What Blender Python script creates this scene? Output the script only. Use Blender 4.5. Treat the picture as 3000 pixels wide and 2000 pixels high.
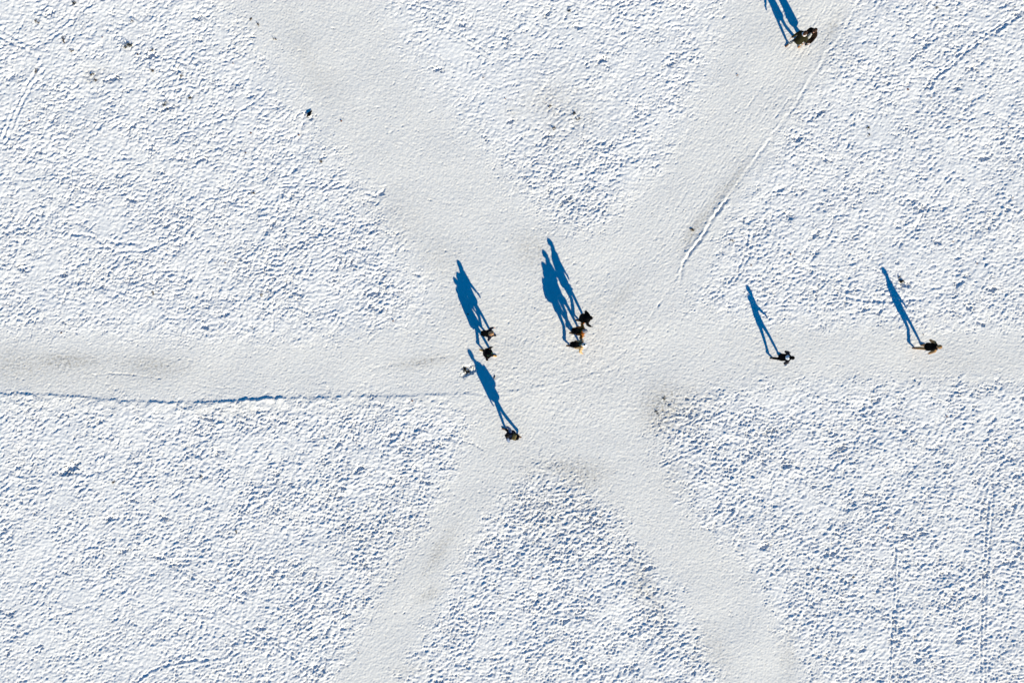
import bpy, bmesh, math, random
import numpy as np
from mathutils import Vector, Matrix, Euler

for o in list(bpy.data.objects):
    bpy.data.objects.remove(o)
scene = bpy.context.scene
C = scene.collection

# ------------------------------------------------------------------ camera, sky, sun, exposure
SCALE = 61.5                 # photo pixels per metre on the ground
CAM_H = 36.0
VIEW_W = 3000.0 / SCALE
cam_d = bpy.data.cameras.new("camera")
cam_d.sensor_width = 36.0
cam_d.lens = 36.0 * CAM_H / VIEW_W
cam_d.clip_start = 0.5
cam_d.clip_end = 9000
cam = bpy.data.objects.new("camera", cam_d)
cam.location = (0, 0, CAM_H)
cam.rotation_euler = (0, 0, 0)
C.objects.link(cam)
scene.camera = cam

SUN_EL = math.radians(22.8)
SHADOW_DIR = Vector((-112, 235, 0)).normalized()      # the way shadows fall on the ground
sun_az = math.atan2(-SHADOW_DIR.y, -SHADOW_DIR.x)

world = bpy.data.worlds.new("World")
scene.world = world
world.use_nodes = True
wn = world.node_tree
wn.nodes.clear()
sky = wn.nodes.new("ShaderNodeTexSky")
sky.sky_type = 'NISHITA'
sky.sun_disc = False
sky.sun_elevation = SUN_EL
sky.sun_rotation = math.pi / 2 - sun_az
sky.altitude = 400
sky.air_density = 1.0
sky.dust_density = 0.1
sky.ozone_density = 4.0
hs = wn.nodes.new("ShaderNodeHueSaturation")
hs.inputs["Saturation"].default_value = 1.8
bg = wn.nodes.new("ShaderNodeBackground")
bg.inputs["Strength"].default_value = 0.077
wo = wn.nodes.new("ShaderNodeOutputWorld")
wn.links.new(sky.outputs[0], hs.inputs["Color"])
wn.links.new(hs.outputs[0], bg.inputs["Color"])
wn.links.new(bg.outputs[0], wo.inputs["Surface"])

sun_d = bpy.data.lights.new("sun", 'SUN')
sun_d.energy = 4.6
sun_d.angle = math.radians(0.53)
sun_d.color = (1.0, 0.905, 0.70)
sun = bpy.data.objects.new("sun", sun_d)
C.objects.link(sun)
light_dir = Vector((SHADOW_DIR.x * math.cos(SUN_EL), SHADOW_DIR.y * math.cos(SUN_EL), -math.sin(SUN_EL)))
sun.rotation_euler = light_dir.to_track_quat('-Z', 'Y').to_euler()
sun.location = (10, -20, 20)

vs = scene.view_settings
vs.view_transform = 'Standard'
vs.look = 'None'
vs.exposure = 0.68
vs.gamma = 1.0
vs.use_curve_mapping = False

# ------------------------------------------------------------------ helpers
def W(px, py):
    return ((px - 1500.0) / SCALE, (1000.0 - py) / SCALE)

def tag(o, label=None, cat=None, group=None, kind=None):
    if label: o["label"] = label
    if cat: o["category"] = cat
    if group: o["group"] = group
    if kind: o["kind"] = kind
    return o

def new_mat(name, color, rough=0.85, noise=0.25, scale=18.0, bump=0.25, bump_scale=60.0, spec=0.25, color2=None):
    m = bpy.data.materials.new(name)
    m.use_nodes = True
    nt = m.node_tree
    b = nt.nodes["Principled BSDF"]
    b.inputs["Roughness"].default_value = rough
    b.inputs["Specular IOR Level"].default_value = spec
    tc = nt.nodes.new("ShaderNodeTexCoord")
    n = nt.nodes.new("ShaderNodeTexNoise")
    n.inputs["Scale"].default_value = scale
    n.inputs["Detail"].default_value = 5
    nt.links.new(tc.outputs["Object"], n.inputs["Vector"])
    r = nt.nodes.new("ShaderNodeValToRGB")
    r.color_ramp.elements[0].position = 0.35
    r.color_ramp.elements[1].position = 0.68
    lo = [c * (1 - noise) for c in color]
    hi = list(color2) if color2 else [min(1, c * (1 + noise)) for c in color]
    r.color_ramp.elements[0].color = (*lo, 1)
    r.color_ramp.elements[1].color = (*hi, 1)
    nt.links.new(n.outputs["Fac"], r.inputs["Fac"])
    nt.links.new(r.outputs["Color"], b.inputs["Base Color"])
    if bump > 0:
        n2 = nt.nodes.new("ShaderNodeTexNoise")
        n2.inputs["Scale"].default_value = bump_scale
        n2.inputs["Detail"].default_value = 3
        nt.links.new(tc.outputs["Object"], n2.inputs["Vector"])
        bp = nt.nodes.new("ShaderNodeBump")
        bp.inputs["Strength"].default_value = bump
        bp.inputs["Distance"].default_value = 0.01
        nt.links.new(n2.outputs["Fac"], bp.inputs["Height"])
        nt.links.new(bp.outputs["Normal"], b.inputs["Normal"])
    return m

def smooth01(t):
    t = np.clip(t, 0, 1)
    return t * t * (3 - 2 * t)

# ------------------------------------------------------------------ the snow: one displaced sheet
rng = np.random.default_rng(11)
CELL = 0.0422
HX, HY = 27.0, 19.0
core_x = np.arange(-HX, HX + CELL * 0.5, CELL)
core_y = np.arange(-HY, HY + CELL * 0.5, CELL)
NX, NY = len(core_x), len(core_y)
GX, GY = np.meshgrid(core_x, core_y)            # shape (NY, NX)
PX = GX * SCALE + 1500.0                        # the same points in metres x SCALE (plan units)
PY = 1000.0 - GY * SCALE

def band(lam, width=0.45, aniso=None):
    a = rng.standard_normal((NY, NX))
    f = np.fft.rfft2(a)
    ky = np.fft.fftfreq(NY, CELL)[:, None]
    kx = np.fft.rfftfreq(NX, CELL)[None, :]
    if aniso:
        ang, st = aniso
        c, s_ = math.cos(ang), math.sin(ang)
        u = (kx * c + ky * s_) * st
        v = -kx * s_ + ky * c
        k = np.sqrt(u * u + v * v)
    else:
        k = np.sqrt(kx * kx + ky * ky)
    k = np.maximum(k, 1e-6)
    f *= np.exp(-0.5 * (np.log(k * lam) / width) ** 2)
    n = np.fft.irfft2(f, s=(NY, NX))
    return n / n.std()

wob = band(1.6, 0.6)
wob2 = band(0.6, 0.5)

def seg_dist(pts):
    """distance to a polyline, interpolated width and the side; in plan units"""
    best = np.full(PX.shape, 1e9)
    wid = np.zeros(PX.shape)
    for a, b in zip(pts[:-1], pts[1:]):
        dx, dy = b[0] - a[0], b[1] - a[1]
        L2 = dx * dx + dy * dy
        t = np.clip(((PX - a[0]) * dx + (PY - a[1]) * dy) / L2, 0, 1)
        d = np.hypot(PX - (a[0] + t * dx), PY - (a[1] + t * dy))
        m = d < best
        best = np.where(m, d, best)
        wid = np.where(m, a[2] + t * (b[2] - a[2]), wid)
    return best, wid

paths = [
    # trodden way from the upper left to the lower right
    [(700, -300, 210), (900, 0, 200), (1040, 250, 165), (1215, 470, 165), (1390, 690, 190), (1560, 930, 260),
     (1680, 1100, 240), (1800, 1330, 130), (1880, 1450, 90), (1950, 1560, 85), (2100, 1716, 95), (2245, 2000, 110), (2420, 2300, 120)],
    # the way from the upper right to the lower left
    [(2440, -300, 170), (2310, 0, 170), (2260, 130, 160), (2170, 330, 130), (2040, 560, 120), (1900, 760, 170), (1720, 960, 240),
     (1560, 1170, 190), (1440, 1350, 90), (1375, 1460, 72), (1276, 1620, 66), (1183, 1780, 84), (1072, 2000, 80), (900, 2300, 90)],
    # the way across
    [(-400, 1065, 90), (0, 1065, 90), (300, 1080, 88), (600, 1092, 82), (1000, 1080, 85), (1350, 1050, 140), (1650, 1030, 240), (1950, 1030, 130),
     (2300, 1035, 75), (2650, 1040, 68), (3000, 1045, 70), (3400, 1050, 75)],
]
keep = np.ones(PX.shape)
ms = []
for p in paths:
    d, w = seg_dist(p)
    d = d + 9 * wob + 8 * wob2
    m = 1 - smooth01((d - 0.58 * w + 14) / (58 + 0.78 * w))
    ms.append(m)
    keep *= 1 - m
path = np.clip(1 - keep, 0, 1)                   # 1 on the trodden ways, 0 in the open snow
rough = 1 - path

# --- how churned up each part of the open snow is
def blob(cx, cy, rx, ry=None, ang=0.0):
    ry = ry or rx
    c, s_ = math.cos(math.radians(ang)), math.sin(math.radians(ang))
    u = ((PX - cx) * c + (PY - cy) * s_) / rx
    v = (-(PX - cx) * s_ + (PY - cy) * c) / ry
    return np.exp(-(u * u + v * v))

churn = np.full(PX.shape, 0.92)
churn += 0.42 * blob(1650, 560, 190, 120) + 0.55 * blob(1650, 1480, 190, 170) + 0.25 * blob(1080, 1600, 420, 360)
churn += 0.22 * blob(1250, 1250, 160, 130) + 0.28 * blob(2050, 1300, 200, 170) + 0.20 * blob(900, 700, 420, 180)
churn += 0.16 * blob(1800, 1800, 260, 300) + 0.14 * blob(2700, 1700, 500, 300) + 0.2 * blob(1050, 640, 120, 80)
churn -= 0.34 * blob(1450, 230, 420, 260) + 0.20 * blob(150, 80, 260, 170) + 0.12 * blob(2800, 500, 500, 400)
churn -= 0.15 * blob(300, 1800, 350, 250)
churn *= 1 + 0.13 * band(4.5, 0.5) + 0.12 * band(1.6, 0.5)
churn = np.clip(churn, 0.35, 1.7)

amp = rough ** 0.85 * churn
# --- relief
ANI = (math.radians(18), 1.45)
n30 = band(0.42, 0.35, ANI)
n20 = band(0.215, 0.30, ANI)
n12 = band(0.13, 0.25)
n10 = band(0.098, 0.20)
mixq = np.clip(0.5 + 0.35 * band(2.6, 0.5), 0, 1)         # here crumbly, there lumpier
h = amp * ((0.0030 + 0.0050 * mixq) * np.tanh(1.5 * n30) + (0.0080 + 0.0045 * mixq) * np.tanh(1.7 * n20)
           + (0.0115 - 0.0025 * mixq) * np.tanh(1.2 * n12) + (0.0050 - 0.001 * mixq) * n10)
h += amp * 0.006 * band(1.3, 0.5) + 0.008 * band(5.0, 0.5)
h += path * (0.0034 * n12 + 0.0030 * n10 + 0.0018 * band(0.22, 0.35, ANI) + 0.001 * band(0.5, 0.4))
for m, a_ in zip(ms, (-54, 55, -1)):              # scuffs and runner marks drawn out along each way
    h += m * (0.0022 * band(0.10, 0.25, (math.radians(a_), 3.5)) + 0.0012 * band(0.22, 0.3, (math.radians(a_), 5.0)))
h -= 0.012 * smooth01(path)

# --- footprints and broken crust: thousands of small pits pressed into the sheet
stamps = []
def stamp(cx, cy, lx, ly, ang, depth, rim=0.25):
    R = max(lx, ly) * 1.7
    i0 = int((cx - R + HX) / CELL); i1 = int((cx + R + HX) / CELL) + 2
    j0 = int((cy - R + HY) / CELL); j1 = int((cy + R + HY) / CELL) + 2
    if i0 < 0 or j0 < 0 or i1 > NX or j1 > NY: return
    X = core_x[i0:i1][None, :] - cx
    Y = core_y[j0:j1][:, None] - cy
    c, s_ = math.cos(ang), math.sin(ang)
    u = (X * c + Y * s_) / lx
    v = (-X * s_ + Y * c) / ly
    r2 = (u * u + v * v) * np.exp(0.55 * n12[j0:j1, i0:i1] + 0.35 * n20[j0:j1, i0:i1])
    pit = 1 / (1 + r2 ** 3)
    ring = np.exp(-((np.sqrt(r2) - 1.35) / 0.3) ** 2) * rim
    h[j0:j1, i0:i1] += depth * (ring - pit)

N = 34000
sx = rng.uniform(-HX + 1, HX - 1, N); sy = rng.uniform(-HY + 1, HY - 1, N)
sl = rng.uniform(0.035, 0.072, N) * rng.choice([1, 1, 1, 1.5], N)
sr = rng.uniform(0.4, 0.8, N)
sa = np.where(rng.random(N) < 0.55, rng.normal(0.35, 0.5, N), rng.uniform(0, math.pi, N))
sd = rng.gamma(2.0, 0.0085, N)
for k in range(N):
    i = int((sx[k] + HX) / CELL); j = int((sy[k] + HY) / CELL)
    a = amp[j, i]
    if a < 0.12: continue
    stamp(sx[k], sy[k], sl[k], sl[k] * sr[k], sa[k], sd[k] * min(a, 1.5))
# larger broken patches and boot holes
for k in range(3600):
    x_, y_ = rng.uniform(-HX + 1, HX - 1), rng.uniform(-HY + 1, HY - 1)
    a = amp[int((y_ + HY) / CELL), int((x_ + HX) / CELL)]
    if a > 0.45:
        L_ = rng.uniform(0.075, 0.15)
        stamp(x_, y_, L_, L_ * rng.uniform(0.35, 0.65), rng.normal(0.35, 0.6), rng.uniform(0.012, 0.034) * min(a, 1.4), 0.2)
# lighter prints on the trodden ways
N2 = 11000
sx = rng.uniform(-HX + 1, HX - 1, N2); sy = rng.uniform(-HY + 1, HY - 1, N2)
for k in range(N2):
    i = int((sx[k] + HX) / CELL); j = int((sy[k] + HY) / CELL)
    if path[j, i] > 0.5:
        stamp(sx[k], sy[k], rng.uniform(0.035, 0.075), rng.uniform(0.03, 0.05), rng.uniform(0, 3.14), rng.gamma(2.0, 0.0032))

# --- long tracks of runners, wheels and skis
def groove(pts, depth, width, rim=0.35, jitter=0.0):
    xs = [W(*p)[0] for p in pts]; ys = [W(*p)[1] for p in pts]
    m = 0.6
    i0 = max(0, int((min(xs) - m + HX) / CELL)); i1 = min(NX, int((max(xs) + m + HX) / CELL) + 2)
    j0 = max(0, int((min(ys) - m + HY) / CELL)); j1 = min(NY, int((max(ys) + m + HY) / CELL) + 2)
    if i1 <= i0 or j1 <= j0: return
    X = GX[j0:j1, i0:i1]; Y = GY[j0:j1, i0:i1]
    best = np.full(X.shape, 1e9)
    for a, b in zip(range(len(xs) - 1), range(1, len(xs))):
        dx, dy = xs[b] - xs[a], ys[b] - ys[a]
        t = np.clip(((X - xs[a]) * dx + (Y - ys[a]) * dy) / (dx * dx + dy * dy + 1e-9), 0, 1)
        best = np.minimum(best, np.hypot(X - xs[a] - t * dx, Y - ys[a] - t * dy))
    mod = np.clip(0.85 + (0.2 + jitter) * wob2[j0:j1, i0:i1] + 0.3 * n20[j0:j1, i0:i1], 0, 1.3)
    u = (best + 0.018 * n20[j0:j1, i0:i1]) / width
    h[j0:j1, i0:i1] += depth * mod * (-np.exp(-u ** 4) + rim * np.exp(-((u - 1.5) / 0.5) ** 2))

def offset(pts, d):
    out = []
    for k, p in enumerate(pts):
        a = pts[max(0, k - 1)]; b = pts[min(len(pts) - 1, k + 1)]
        dx, dy = b[0] - a[0], b[1] - a[1]
        L = math.hypot(dx, dy)
        out.append((p[0] - dy / L * d, p[1] + dx / L * d))
    return out

tracks = [
    ([(2723, 258), (2728, 240), (2740, 221), (2778, 196), (2829, 149), (2863, 123), (2930, 80), (3020, 20)], 0.045, 0.07, 9),
    ([(2629, 1600), (2627, 1680), (2620, 1800), (2612, 1940), (2606, 2060)], 0.035, 0.06, 9),
    ([(2905, 1440), (2893, 1580), (2884, 1716), (2880, 1850), (2878, 2050)], 0.035, 0.06, 12),
    ([(2444, 1677), (2510, 1730), (2597, 1800), (2680, 1880)], 0.025, 0.05, 7),
    ([(2010, 1350), (2040, 1370), (2085, 1392), (2130, 1425)], 0.03, 0.05, 0),
    ([(2700, 1440), (2800, 1470), (2895, 1500)], 0.02, 0.05, 0),
    ([(2960, 1330), (2900, 1400), (2850, 1470)], 0.025, 0.06, 0),
    ([(408, 1990), (440, 1965), (490, 1945), (560, 1933), (640, 1930)], 0.035, 0.07, 0),
    ([(640, 1800), (700, 1835), (790, 1880), (860, 1920), (930, 1965)], 0.025, 0.06, 12),
    ([(480, 1640), (560, 1680), (640, 1730), (720, 1760)], 0.022, 0.06, 10),
    ([(0, 1880), (80, 1850), (170, 1800), (260, 1775)], 0.02, 0.06, 0),
    ([(213, 686), (264, 690), (300, 712), (330, 735)], 0.045, 0.08, 0),
    ([(310, 705), (350, 712), (410, 715)], 0.03, 0.08, 0),
    ([(330, 735), (420, 735), (480, 715), (530, 690)], 0.03, 0.07, 0),
    ([(0, 110), (40, 130), (75, 145), (110, 170)], 0.035, 0.08, 0),
    ([(120, 200), (80, 260), (40, 340), (10, 420)], 0.03, 0.08, 14),
    ([(60, 150), (130, 120), (200, 70), (260, 0)], 0.02, 0.08, 14),
    ([(420, 340), (430, 380), (440, 420), (436, 470)], 0.02, 0.05, 8),
    ([(890, 335), (884, 370), (878, 400)], 0.02, 0.04, 0),
    ([(1265, 150), (1272, 160), (1330, 195)], 0.016, 0.05, 0),
    ([(1460, 260), (1510, 242), (1560, 236), (1600, 240)], 0.016, 0.07, 0),
    ([(1075, 565), (1100, 575), (1118, 566), (1128, 545)], 0.035, 0.07, 0),
    ([(248, 1092), (280, 1098), (320, 1094), (380, 1096), (420, 1102), (470, 1108)], 0.022, 0.035, 0),
    ([(560, 1123), (600, 1132), (650, 1136), (700, 1134)], 0.014, 0.035, 0),
    ([(0, 1062), (40, 1068), (70, 1072)], 0.016, 0.035, 0),
    ([(1075, 1082), (1150, 1066), (1230, 1056), (1330, 1040)], 0.009, 0.045, 0),
    ([(2025, 945), (2090, 948), (2150, 956), (2213, 965)], 0.008, 0.05, 0),
    ([(2440, 860), (2530, 880), (2600, 882), (2700, 876)], 0.03, 0.08, 0),
    ([(2200, 680), (2190, 740), (2170, 790), (2140, 830)], 0.03, 0.06, 12),
]
for pts, dep, wd, tw in tracks:
    if tw:
        groove(offset(pts, tw / 2), dep, wd, 0.35, 0.35)
        groove(offset(pts, -tw / 2), dep * 0.85, wd, 0.35, 0.35)
    else:
        groove(pts, dep, wd, 0.3, 0.35)
groove([(1319, 1153), (1425, 1150), (1510, 1141), (1553, 1132), (1640, 1117), (1723, 1098), (1785, 1068), (1835, 1025), (1890, 950), (1945, 870), (1985, 810), (2015, 750)], 0.012, 0.045, 0.3, 0.5)
groove([(1540, 1150), (1640, 1130), (1730, 1112), (1800, 1080), (1850, 1035), (1905, 955)], 0.008, 0.04, 0.3, 0.5)
# more faint runner tracks, here and there over the open snow
rt = random.Random(5)
for k in range(46):
    x, y = rt.uniform(-100, 3100), rt.uniform(-100, 2100)
    a = rt.uniform(0, 6.28); L = rt.uniform(60, 260); cv = rt.uniform(-0.006, 0.006)
    pts = []
    for q in range(7):
        pts.append((x, y)); a += cv * L / 6
        x += math.cos(a) * L / 6; y += math.sin(a) * L / 6
    i = int(np.clip((W(*pts[3])[0] + HX) / CELL, 0, NX - 1)); j = int(np.clip((W(*pts[3])[1] + HY) / CELL, 0, NY - 1))
    if path[j, i] > 0.4: continue
    d = rt.uniform(0.010, 0.026)
    groove(pts, d, rt.uniform(0.04, 0.07), 0.3, 0.4)
    if rt.random() < 0.5: groove(offset(pts, rt.uniform(8, 13)), d, 0.05, 0.3, 0.4)

# wheel lines along the right hand edge of the upper right way
base = [(2500, -60), (2440, 60), (2372, 180), (2310, 280), (2240, 380), (2165, 480), (2090, 590), (2035, 670), (1990, 735), (1930, 790)]
for off, dd in ((-6, 0.006), (14, 0.005), (22, 0.007), (34, 0.005), (44, 0.007), (60, 0.004), (78, 0.006), (100, 0.004)):
    groove(offset(base, off), dd, 0.05, 0.5, 0.5)

# the ploughed rim along that way: a narrow furrow with a raised lip
rim = [(2560, -90), (2510, 13), (2495, 43), (2459, 113), (2425, 153), (2400, 196), (2374, 232), (2340, 289), (2298, 349), (2238, 430),
       (2183, 506), (2140, 566), (2085, 642), (2058, 692), (2025, 731), (2000, 770), (1990, 830)]
def side_dist(pts):
    best = np.full(PX.shape, 1e9); sg = np.zeros(PX.shape); along = np.zeros(PX.shape)
    acc = 0.0
    for a, b in zip(pts[:-1], pts[1:]):
        dx, dy = b[0] - a[0], b[1] - a[1]
        L = math.hypot(dx, dy)
        t = np.clip(((PX - a[0]) * dx + (PY - a[1]) * dy) / (L * L), 0, 1)
        d = np.hypot(PX - (a[0] + t * dx), PY - (a[1] + t * dy))
        m = d < best
        s_ = np.sign((PX - a[0]) * dy - (PY - a[1]) * dx)
        best = np.where(m, d, best); sg = np.where(m, s_, sg); along = np.where(m, acc + t * L, along)
        acc += L
    return best * sg / SCALE, along

u, al = side_dist(rim)                          # negative on the field side (right hand, going down)
u = u + 0.018 * wob2 + 0.008 * n20
on = ((al > 1) & (al < 1120)).astype(float)
pat = np.clip(0.75 + 0.45 * np.sin(al / 31.0) + 0.35 * np.sin(al / 13.0 + 1.0), 0.15, 1.4)
pat = np.where((al > 800) & (al < 1000), 4.2, pat)
pat = (0.55 + 0.45 * pat) * np.clip(0.85 + 0.25 * wob + 0.1 * n20, 0.2, 1.3)
h += on * pat * (-0.019 * np.exp(-((u - 0.03) / 0.06) ** 2) + 0.014 * np.exp(-((u + 0.09) / 0.07) ** 2) + 0.006 * np.exp(-((u - 0.18) / 0.08) ** 2))

# the bank along the lower edge of the way on the left: the open snow stands higher and throws a line of shade
edge_x = np.array([-300, 0, 183, 298, 374, 510, 617, 723, 787, 850, 1000, 1128, 1255, 1319, 1425, 1510, 1553, 1640, 1723, 1808, 1880])
edge_y = np.array([1154, 1154, 1158, 1168, 1176, 1179, 1177, 1172, 1167, 1165, 1162, 1160, 1157, 1153, 1150, 1141, 1133, 1120, 1101, 1054, 1000])
edge_h = np.array([.04, .040, .055, .060, .065, .070, .072, .085, .085, .055, .050, .050, .045, .032, .016, .022, .018, .004, .008, .007, 0])
ey = np.interp(PX, edge_x, edge_y); eh = np.interp(PX, edge_x, edge_h, right=0)
v = (PY - ey) / SCALE + 0.016 * wob2 + 0.012 * n20             # >0 on the field side
eh = eh * np.clip(0.52 + 0.14 * wob + 0.14 * wob2, 0.25, 0.85)
h += eh * smooth01((v + 0.05) / 0.09) * np.where(v > 0, np.exp(-np.clip(v, 0, 9) / 0.7), 1)

# dug and scuffed places
for (px, py, lx, ly, ang, dep) in [(1372, 1076, .22, .09, .1, .07), (1378, 1087, .26, .11, .25, .07), (1362, 1098, .2, .08, .4, .05),
                                  (2650, 833, .25, .1, -.05, .07), (205, 1372, .30, .18, .5, .10), (188, 1385, .2, .12, 0, .06),
                                  (443, 160, .2, .13, .3, .10), (328, 232, .28, .1, .35, .08), (1655, 588, .25, .12, .6, .09), (2905, 848, .2, .12, .2, .08),
                                  (2565, 1170, .2, .1, 0, .06), (490, 318, .35, .07, .3, .08), (1602, 398, .16, .09, .5, .08), (908, 343, .16, .07, .3, .04),
                                  (1090, 860, .35, .08, .15, .05), (2440, 1620, .18, .1, .2, .06), (2240, 1600, .2, .12, .4, .07)]:
    x, y = W(px, py)
    stamp(x, y, lx, ly, ang, dep, 0.3)
for k in range(150):                              # single deep prints
    x, y = rng.uniform(-25, 25), rng.uniform(-17, 17)
    i = int((x + HX) / CELL); j = int((y + HY) / CELL)
    if path[j, i] < 0.25:
        stamp(x, y, rng.uniform(.12, .24), rng.uniform(.07, .11), rng.normal(.3, .5), rng.uniform(.04, .08), 0.25)

# flatten towards the rim of the finely modelled part
fade = smooth01((HX - np.abs(GX)) / 1.2) * smooth01((HY - np.abs(GY)) / 1.2)
h *= fade

# --- dirt in the snow (soil and grass showing through)
dirt = np.zeros(PX.shape)
for (cx, cy, rx, ry, ang, s_) in [
        (1930, 1205, 50, 65, 0, .40), (1985, 1210, 95, 70, 0, .24), (1650, 330, 120, 110, 0, .22), (1590, 290, 60, 40, 0, .2), (1290, 760, 60, 60, 0, .18),
        (1560, 735, 60, 50, 30, .30), (1360, 905, 60, 40, 0, .12), (895, 155, 35, 110, -25, .15), (960, 250, 50, 60, -30, .10), (1180, 640, 60, 90, -30, .15),
        (200, 1055, 90, 22, 0, .42), (450, 1070, 90, 28, 5, .36), (60, 1085, 160, 50, 0, .16), (330, 1100, 300, 60, 0, .11), (1240, 1060, 90, 18, -8, .40),
        (1290, 1610, 80, 22, -58, .34), (1258, 1740, 36, 16, -30, .40), (1215, 1960, 60, 20, 0, .24), (1650, 1370, 110, 30, 0, .30), (1720, 1400, 60, 30, 0, .22),
        (1640, 1480, 140, 110, 0, .20), (1900, 1740, 40, 120, -30, .26), (2090, 1900, 40, 80, -30, .26), (2310, 1920, 26, 70, 0, .24), (1980, 1400, 60, 60, 0, .2),
        (2030, 675, 55, 16, -58, .42), (2090, 600, 110, 16, -56, .30), (2160, 520, 60, 12, -56, .3), (2440, 80, 60, 20, -60, .34), (1820, 870, 60, 18, -50, .26),
        (1880, 1700, 30, 60, 0, .16), (690, 1200, 120, 22, 0, .16), (2000, 1150, 90, 40, 0, .16), (1120, 1600, 200, 130, 0, .08), (2850, 1060, 160, 30, 0, .10),
        (280, 210, 40, 20, 0, .25), (260, 232, 25, 12, 0, .35), (1500, 330, 30, 16, 0, .25), (2140, 1600, 200, 100, 0, .05), (0, 1060, 90, 45, 0, .2)]:
    dirt += s_ * blob(cx, cy, rx, ry, ang)
speck = np.clip(0.35 + 0.55 * n12 + 0.45 * band(0.3, 0.5), 0, 1.8)
dirt = dirt * (0.45 + 0.55 * speck) + 0.04 * path * (1 + 0.2 * wob)
dirt = np.clip(dirt, 0, 1) * fade

# --- assemble the sheet: fine core, widening cells out to the horizon
grow = []
d = CELL
tot = 0
while tot < 4000:
    d *= 1.75
    tot += d
    grow.append(tot)
grow = np.array(grow)
xs_all = np.concatenate([core_x[0] - grow[::-1], core_x, core_x[-1] + grow])
ys_all = np.concatenate([core_y[0] - grow[::-1], core_y, core_y[-1] + grow])
ng = len(grow)
TX, TY = len(xs_all), len(ys_all)
H = np.zeros((TY, TX), np.float32); P = np.zeros((TY, TX), np.float32); D = np.zeros((TY, TX), np.float32)
H[ng:ng + NY, ng:ng + NX] = h
P[ng:ng + NY, ng:ng + NX] = path
D[ng:ng + NY, ng:ng + NX] = dirt
for A in (P,):                                    # let the ways run on past the fine part
    A[:ng, :] = A[ng, :]; A[ng + NY:, :] = A[ng + NY - 1, :]
    A[:, :ng] = A[:, ng][:, None]; A[:, ng + NX:] = A[:, ng + NX - 1][:, None]
VX, VY = np.meshgrid(xs_all, ys_all)
verts_all = np.stack([VX, VY, H], -1).reshape(-1, 3).astype(np.float32)
idx = np.arange(TX * TY).reshape(TY, TX)
quads = np.stack([idx[:-1, :-1], idx[:-1, 1:], idx[1:, 1:], idx[1:, :-1]], -1).reshape(-1, 4)
pq = (P[:-1, :-1] + P[1:, 1:]).reshape(-1) * 0.5

def ground_h(x, y):
    i = int(round((x + HX) / CELL)); j = int(round((y + HY) / CELL))
    if 0 <= i < NX and 0 <= j < NY: return float(h[j, i])
    return 0.0

def sheet(name, q, mat):
    used, inv = np.unique(q.ravel(), return_inverse=True)
    me = bpy.data.meshes.new(name)
    nf = len(q)
    me.vertices.add(len(used)); me.loops.add(nf * 4); me.polygons.add(nf)
    me.vertices.foreach_set("co", verts_all[used].ravel())
    me.loops.foreach_set("vertex_index", inv.astype(np.int32))
    me.polygons.foreach_set("loop_start", np.arange(0, nf * 4, 4, dtype=np.int32))
    me.update(calc_edges=True)
    a = me.attributes.new("trodden", 'FLOAT', 'POINT'); a.data.foreach_set("value", P.ravel()[used])
    a = me.attributes.new("dirt", 'FLOAT', 'POINT'); a.data.foreach_set("value", D.ravel()[used])
    me.materials.append(mat)
    o = bpy.data.objects.new(name, me)
    C.objects.link(o)
    o["kind"] = "structure"
    return o

def snow_material():
    m = bpy.data.materials.new("snow")
    m.use_nodes = True
    nt = m.node_tree
    b = nt.nodes["Principled BSDF"]
    b.inputs["Roughness"].default_value = 0.75
    b.inputs["Specular IOR Level"].default_value = 0.12
    tc = nt.nodes.new("ShaderNodeTexCoord")
    at = nt.nodes.new("ShaderNodeAttribute"); at.attribute_name = "trodden"
    ad = nt.nodes.new("ShaderNodeAttribute"); ad.attribute_name = "dirt"
    mix1 = nt.nodes.new("ShaderNodeMix"); mix1.data_type = 'RGBA'
    mix1.inputs["A"].default_value = (0.835, 0.835, 0.83, 1)       # open snow
    mix1.inputs["B"].default_value = (0.80, 0.793, 0.770, 1)       # packed snow
    nt.links.new(at.outputs["Fac"], mix1.inputs["Factor"])
    n = nt.nodes.new("ShaderNodeTexNoise"); n.inputs["Scale"].default_value = 9; n.inputs["Detail"].default_value = 6
    nt.links.new(tc.outputs["Object"], n.inputs["Vector"])
    mr = nt.nodes.new("ShaderNodeMapRange")
    mr.inputs["From Min"].default_value = 0.36; mr.inputs["From Max"].default_value = 0.64
    mr.inputs["To Min"].default_value = 0.35; mr.inputs["To Max"].default_value = 1.25
    nt.links.new(n.outputs["Fac"], mr.inputs["Value"])
    mul = nt.nodes.new("ShaderNodeMath"); mul.operation = 'MULTIPLY'; mul.use_clamp = True
    nt.links.new(ad.outputs["Fac"], mul.inputs[0]); nt.links.new(mr.outputs["Result"], mul.inputs[1])
    mix2 = nt.nodes.new("ShaderNodeMix"); mix2.data_type = 'RGBA'
    mix2.inputs["B"].default_value = (0.21, 0.185, 0.14, 1)       # soil and dead grass showing through
    nt.links.new(mul.outputs[0], mix2.inputs["Factor"])
    nt.links.new(mix1.outputs["Result"], mix2.inputs["A"])
    nt.links.new(mix2.outputs["Result"], b.inputs["Base Color"])
    n2 = nt.nodes.new("ShaderNodeTexNoise"); n2.inputs["Scale"].default_value = 20; n2.inputs["Detail"].default_value = 4
    nt.links.new(tc.outputs["Object"], n2.inputs["Vector"])
    bp = nt.nodes.new("ShaderNodeBump"); bp.inputs["Strength"].default_value = 0.30; bp.inputs["Distance"].default_value = 0.02
    nt.links.new(n2.outputs["Fac"], bp.inputs["Height"])
    nt.links.new(bp.outputs["Normal"], b.inputs["Normal"])
    return m

M_SNOW = snow_material()
sheet("snow_ground", quads[pq <= 0.5], M_SNOW)
sheet("snow_path", quads[pq > 0.5], M_SNOW)

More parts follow.
